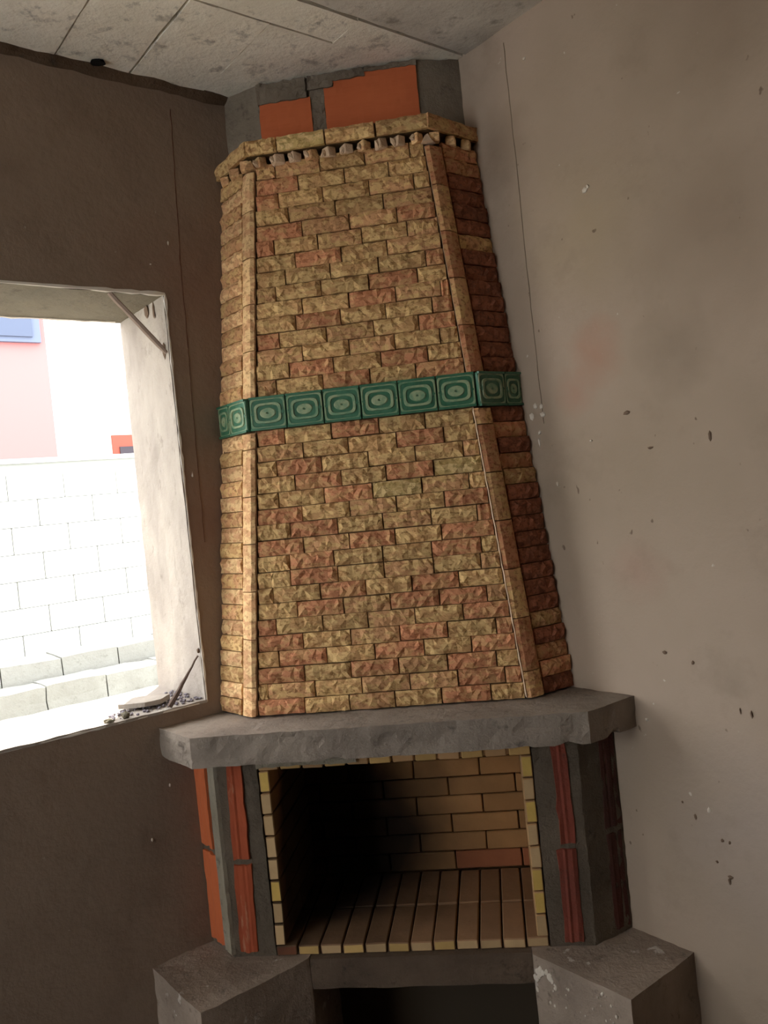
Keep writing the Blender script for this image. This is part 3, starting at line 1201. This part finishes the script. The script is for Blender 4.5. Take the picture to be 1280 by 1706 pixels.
def green_tile_mesh(w, h):
    bm = bmesh.new()
    bmesh.ops.create_cube(bm, size=1, matrix=Matrix.Translation((0, .005, 0)) @ Matrix.Diagonal((w - .003, .012, h - .002, 1)))
    bmesh.ops.bevel(bm, geom=[e for e in bm.edges], offset=.0012, segments=1, affect='EDGES')
    for v in bm.verts:
        v.co.y -= .0
    bm2 = bm
    y0 = -.001

    def sup(a, b, p, n=28, notch=0.0):
        out_ = []
        for i in range(n):
            t_ = 2 * math.pi * i / n
            c, s = math.cos(t_), math.sin(t_)
            x = math.copysign(abs(c) ** (2 / p), c) * a
            z = math.copysign(abs(s) ** (2 / p), s) * b
            z *= 1 - notch * math.exp(-(x / (a * .30)) ** 2)
            out_.append((x, z))
        return out_
    W2, H2 = w / 2, h / 2
    ring_strip(bm, sup(W2 * .96, H2 * .93, 9), sup(W2 * .86, H2 * .80, 7), .0026, 1)          # outer frame
    ring_strip(bm, sup(W2 * .76, H2 * .62, 4.5), sup(W2 * .58, H2 * .46, 3.6), .0048, 1)      # rounded ring
    ring_strip(bm, sup(W2 * .46, H2 * .34, 2.0), sup(W2 * .02, H2 * .02, 2.0), .0040, 1)      # eye
    # top and bottom ledges in the plain glaze
    for sg in (-1, 1):
        m = Matrix.Translation((0, -.003, sg * (H2 - .0035))) @ Matrix.Diagonal((w - .0035, .008, .006, 1))
        bmesh.ops.create_cube(bm, size=1, matrix=m)
        m = Matrix.Translation((sg * (W2 * .80), -.001, 0)) @ Matrix.Rotation(math.radians(45), 4, 'Y') @ Matrix.Diagonal((.010, .005, .010, 1))
        bmesh.ops.create_cube(bm, size=1, matrix=m)
    me = bpy.data.meshes.new('green_tile')
    bmesh.ops.recalc_face_normals(bm, faces=bm.faces)
    bm.to_mesh(me)
    bm.free()
    me.materials.append(M['green'])
    me.materials.append(M['green_worn'])
    return me


bzm = (BZ0 + BZ1) / 2
a, y, e = hood_at(bzm)
tw = (2 * a + .012) / 6
GT = green_tile_mesh(tw, BZ1 - BZ0)
OUTB = .010
for i in range(6):
    o = link('green_tile', GT, hood)
    m = frame_matrix(Vector((-a - .006 + tw * (i + .5), y, bzm)) + fn * OUTB, FX, fn)
    m.translation += HO
    o.matrix_basis = m
for sg in (-1, 1):
    c0 = Vector((sg * (a + .006), y - .008, bzm))
    c1 = Vector((sg * e, YC - e, bzm))
    d = (c1 - c0)
    D = d.length
    d.normalize()
    n = Vector((sg * abs(d.y), -abs(d.x), 0)).normalized()
    xv = d if sg > 0 else -d
    pos = 0
    for L_ in (tw, D - tw):
        o = link('green_tile', GT, hood)
        m = frame_matrix(c0 + d * (pos + L_ / 2) + n * .010, xv, n) @ Matrix.Diagonal((L_ / tw, 1, 1, 1))
        m.translation += HO
        o.matrix_basis = m
        pos += L_

# ---- cornice: dog-tooth course and a projecting top course
CZ0 = 2.299
a, y, e = hood_at(CZ0)
TZ0, TZ1 = CZ0 + .004, CZ0 + .036
bm = loft([p for p in hood_pts(TZ0, .030)], [p for p in hood_pts(TZ1, .030)])
bm_obj('mortar_core', bm, M['mortar'], hood).location = HO


def tooth(c, ang, mat, seed):
    bm = bmesh.new()
    bmesh.ops.create_cube(bm, size=1)
    rr = random.Random(seed)
    for v in bm.verts:
        v.co = Vector((v.co.x * .030, v.co.y * .030, v.co.z * .028)) + Vector([rr.uniform(-.003, .003) for _ in range(3)])
    bmesh.ops.bevel(bm, geom=bm.edges[:], offset=.003, segments=1, affect='EDGES')
    o = bm_obj('dogtooth_brick', bm, mat, hood)
    o.rotation_euler = (rr.uniform(-.1, .1), rr.uniform(-.1, .1), ang + rr.uniform(-.1, .1))
    o.location = c + HO
    return o


nt_ = 10
for i in range(nt_):
    x = -a + .006 + (2 * a - .012) * (i + .5) / nt_
    tooth(Vector((x, y - .004, (TZ0 + TZ1) / 2)), math.radians(45), M['mortar_pale'] if i % 3 else M['stone_side'], i)
    # pale mortar clinging beside each tooth
    me = blob_mesh('mortar_dab', .009, .007, .014, i * 1.7, M['mortar_pale'], 1, .7)
    o = link('mortar_dab', me, hood)
    o.location = Vector((x - .012 + random.uniform(-.003, .003), y - .018, TZ0 + .014 + random.uniform(-.004, .004))) + HO
    o.rotation_euler = (0, random.uniform(-.8, .8), .6)
for sg in (-1, 1):
    c0 = Vector((sg * a, y, 0))
    c1 = Vector((sg * e, YC - e, 0))
    d = (c1 - c0).normalized()
    D = (c1 - c0).length
    n = Vector((sg * abs(d.y), -abs(d.x), 0)).normalized()
    for i in range(3):
        c = c0 + d * (D * (i + .3) / 3) + n * .008
        tooth(Vector((c.x, c.y, (TZ0 + TZ1) / 2)), math.radians(45) + math.atan2(d.y, d.x), M['stone_side'], 50 + i + sg)
# pointed cap stones on the corners
for sg in (-1, 1):
    bm = bmesh.new()
    bmesh.ops.create_cone(bm, cap_ends=True, segments=5, radius1=.024, radius2=.006, depth=.026)
    for v in bm.verts:
        v.co += noise.noise_vector(v.co * 70 + Vector((sg * 3, 0, 0))) * .004
    o = bm_obj('corner_cap', bm, M['mortar_pale'] if sg > 0 else M['stone_side'], hood)
    o.location = Vector((sg * a, y - .004, TZ0 + .012)) + HO

KZ0, KZ1 = TZ1 + .001, TZ1 + .045
PR = .030
kp = [Vector((-a - .005, y - PR, 0)), Vector((a + .005, y - PR, 0)), Vector((e + .010, YC - e - .010, 0)), Vector((e + .02 - .15, YC - e - .02 + .15, 0)),
      Vector((-e - .02 + .15, YC - e - .02 + .15, 0)), Vector((-e - .010, YC - e - .010, 0))]
bm = prism([(kp[0].x + .012, kp[0].y + .012), (kp[1].x - .012, kp[1].y + .012), kp[2][:2], kp[3][:2], kp[4][:2], kp[5][:2]], KZ0 + .003, KZ1 - .002)
bm_obj('mortar_core', bm, M['mortar'], hood).location = HO
wk = (2 * (a + .005)) / 4
for i, (xa, xb) in enumerate([(-a - .005, -a + .088), (-a + .090, -a + .205 + .03), (-a + .237, -a + .385), (-a + .389, a + .005)]):
    tile('stone_yellow' if i != 1 else 'stone_green', Vector(((xa + xb) / 2, y - PR + .012, (KZ0 + KZ1) / 2)), FX, Vector((0, -1, 0)), xb - xa, KZ1 - KZ0, out_=0)
for sg in (-1, 1):
    c0 = kp[1] if sg > 0 else kp[0]
    c1 = kp[2] if sg > 0 else kp[5]
    d = c1 - c0
    D = d.length
    d.normalize()
    n = Vector((sg * abs(d.y), -abs(d.x), 0)).normalized()
    xv = d if sg > 0 else -d
    c = c0 + d * (D / 2)
    tile('stone_yellow' if sg < 0 else 'stone_brown', Vector((c.x, c.y, (KZ0 + KZ1) / 2)) - n * .008, xv, n, D + .004, KZ1 - KZ0)

# ---- bare chimney breast up to the ceiling
ch = thing('chimney_breast', 'bare chimney breast above the hood, two orange hollow bricks bedded in grey cement', 'chimney', (0, .4, KZ1))
CO = -ch.location
CA, CY = .254, .285
pl, pr_ = P(.378 * R2, 0), Q(.383 * R2, 0)
bm = roughen(prism([(-CA, CY), (CA, CY), pr_[:2], (0, YC - .02), pl[:2]], KZ1 + .001, ZC - .002), .03, .003, 18, 4)
bm_obj('cement_core', bm, M['cement'], ch).location = CO
for i, (x0, x1, z0, z1) in enumerate([(-CA + .004, -.085, KZ1 + .004, 2.548), (-.040, CA - .004, KZ1 + .004, 2.598)]):
    bm = box(x0, x1, CY - .007, CY + .02, z0, z1)
    roughen(bm, .02, .0026, 26, i * 7)
    bm_obj('clay_block', bm, M['clay_smooth'], ch).location = CO
# rough cement dabs over the blocks, against the ceiling
for i, (x0, x1, z0, z1, dp) in enumerate([(-CA, -.095, 2.545, 2.608, .012), (-.09, -.01, 2.565, 2.608, .012), (-.02, .09, 2.584, 2.608, .012), (.09, CA, 2.594, 2.608, .010),
                                          (-.084, -.041, KZ1 + .004, 2.57, .004)]):
    bm = box(x0, x1, CY - dp, CY + .01, z0, z1)
    roughen(bm, .012, .0055, 45, i * 3.3 + 1)
    bm_obj('cement_dab', bm, M['cement'], ch).location = CO

# ------------------------------------------------------------------ outdoors beyond the window
bm = quad_prism(-9, 14, -14, -WT - .001, .02, .10, P)
ground = struct(bm_obj('ground', bm, M['ground']))
bw = thing('block_wall', 'sun-bleached pale concrete block wall across the yard outside the window', 'wall', P(1, -4.1, .1))
bm = quad_prism(-3.2, 4.0, -4.18, -4.012, .10, 1.83, P)
o = bm_obj('block_joints', bm, M['block_joint'], bw)
o.location = -bw.location
bme = bpy.data.meshes.new('block')
b_ = bmesh.new()
bmesh.ops.create_cube(b_, size=1, matrix=Matrix.Diagonal((.392, .03, .190, 1)))
bmesh.ops.bevel(b_, geom=b_.edges[:], offset=.005, segments=1, affect='EDGES')
b_.to_mesh(bme)
b_.free()
bme.materials.append(M['block'])
xv = (P(0, 0) - P(1, 0)).normalized()
nv = (P(0, 1) - P(0, 0)).normalized()
for r_ in range(9):
    z = -.029 + .195 * r_ + .195 / 2 + .0
    for c in range(17):
        s = -3.0 + .4 * c + (.13 if r_ % 2 else -.07 + .0)
        o = link('block', bme, bw)
        m = frame_matrix(P(s, -4.005, z), xv, nv)
        m.translation -= bw.location
        o.matrix_basis = m
o = bm_obj('coping', roughen(quad_prism(-3.2, 4.0, -4.19, -3.99, 1.801, 1.835, P), .3, .004, 3, 3), M['block'], bw)
o.location = -bw.location

kb = thing('low_kerb', 'two stepped courses of grey blocks at the foot of the pale block wall outside', 'kerb', P(1, -3.5, .1))
for (o0, o1, z1, ph) in ((-3.98, -3.60, .410, 0.0), (-3.59, -3.30, .285, .2)):
    for c in range(15):
        s0 = -2.6 + .4 * c + ph
        bm = quad_prism(s0, s0 + .392, o0, o1, .101, z1 + .004 * math.sin(c * 2.3), P)
        slice_up(bm, .16)
        for v in bm.verts:
            v.co += noise.noise_vector(v.co * 9) * .012
        o = bm_obj('block', bm, M['kerb_block'], kb)
        o.location = -kb.location


def far_box(name, s0, s1, o0, o1, z0, z1, mat, parent):
    bm = quad_prism(s0, s1, o0, o1, z0, z1, P)
    o = bm_obj(name, bm, mat, parent)
    o.location = -parent.location
    return o


pk = thing('pink_building', 'pink rendered building with a blue shuttered window, far behind the block wall', 'building', P(1, -8.5, .1))
# the corner of the pink building is seen just left of the cream one
far_box('facade', -1.27, 6, -10.0, -8.0, .10, 6.0, M['pink'], pk)
sh = far_box('window', -1.20, .9, -7.99, -7.93, 3.56, 4.30, M['blue_pale'], pk)
for (sa, sb) in ((-1.10, -.52), (-.48, .16), (.20, .84)):
    bm = quad_prism(sa, sb, -7.945, -7.90, 3.62, 4.24, P)
    o = bm_obj('shutter', bm, M['blue'], sh)
far_box('eave', -1.3, 6, -8.1, -7.85, 5.70, 5.82, M['cream'], pk)
cr = thing('cream_building', 'pale cream building with a small red framed window beyond the block wall', 'building', P(-3, -9.5, .1))
far_box('facade', -9, -1.29, -11, -8.6, .10, 6.0, M['cream'], cr)
f_ = far_box('window', -2.60, -2.17, -8.62, -8.57, 2.20, 2.49, M['red_frame'], cr)
o = bm_obj('pane', quad_prism(-2.56, -2.26, -8.58, -8.55, 2.20, 2.33, P), M['grey_box'], f_)

# ------------------------------------------------------------------ lift everything so the room floor is at z = 0
for o in list(SC.objects):
    if o.parent is None and o.type in ('MESH', 'EMPTY'):
        o.location.z += BASE
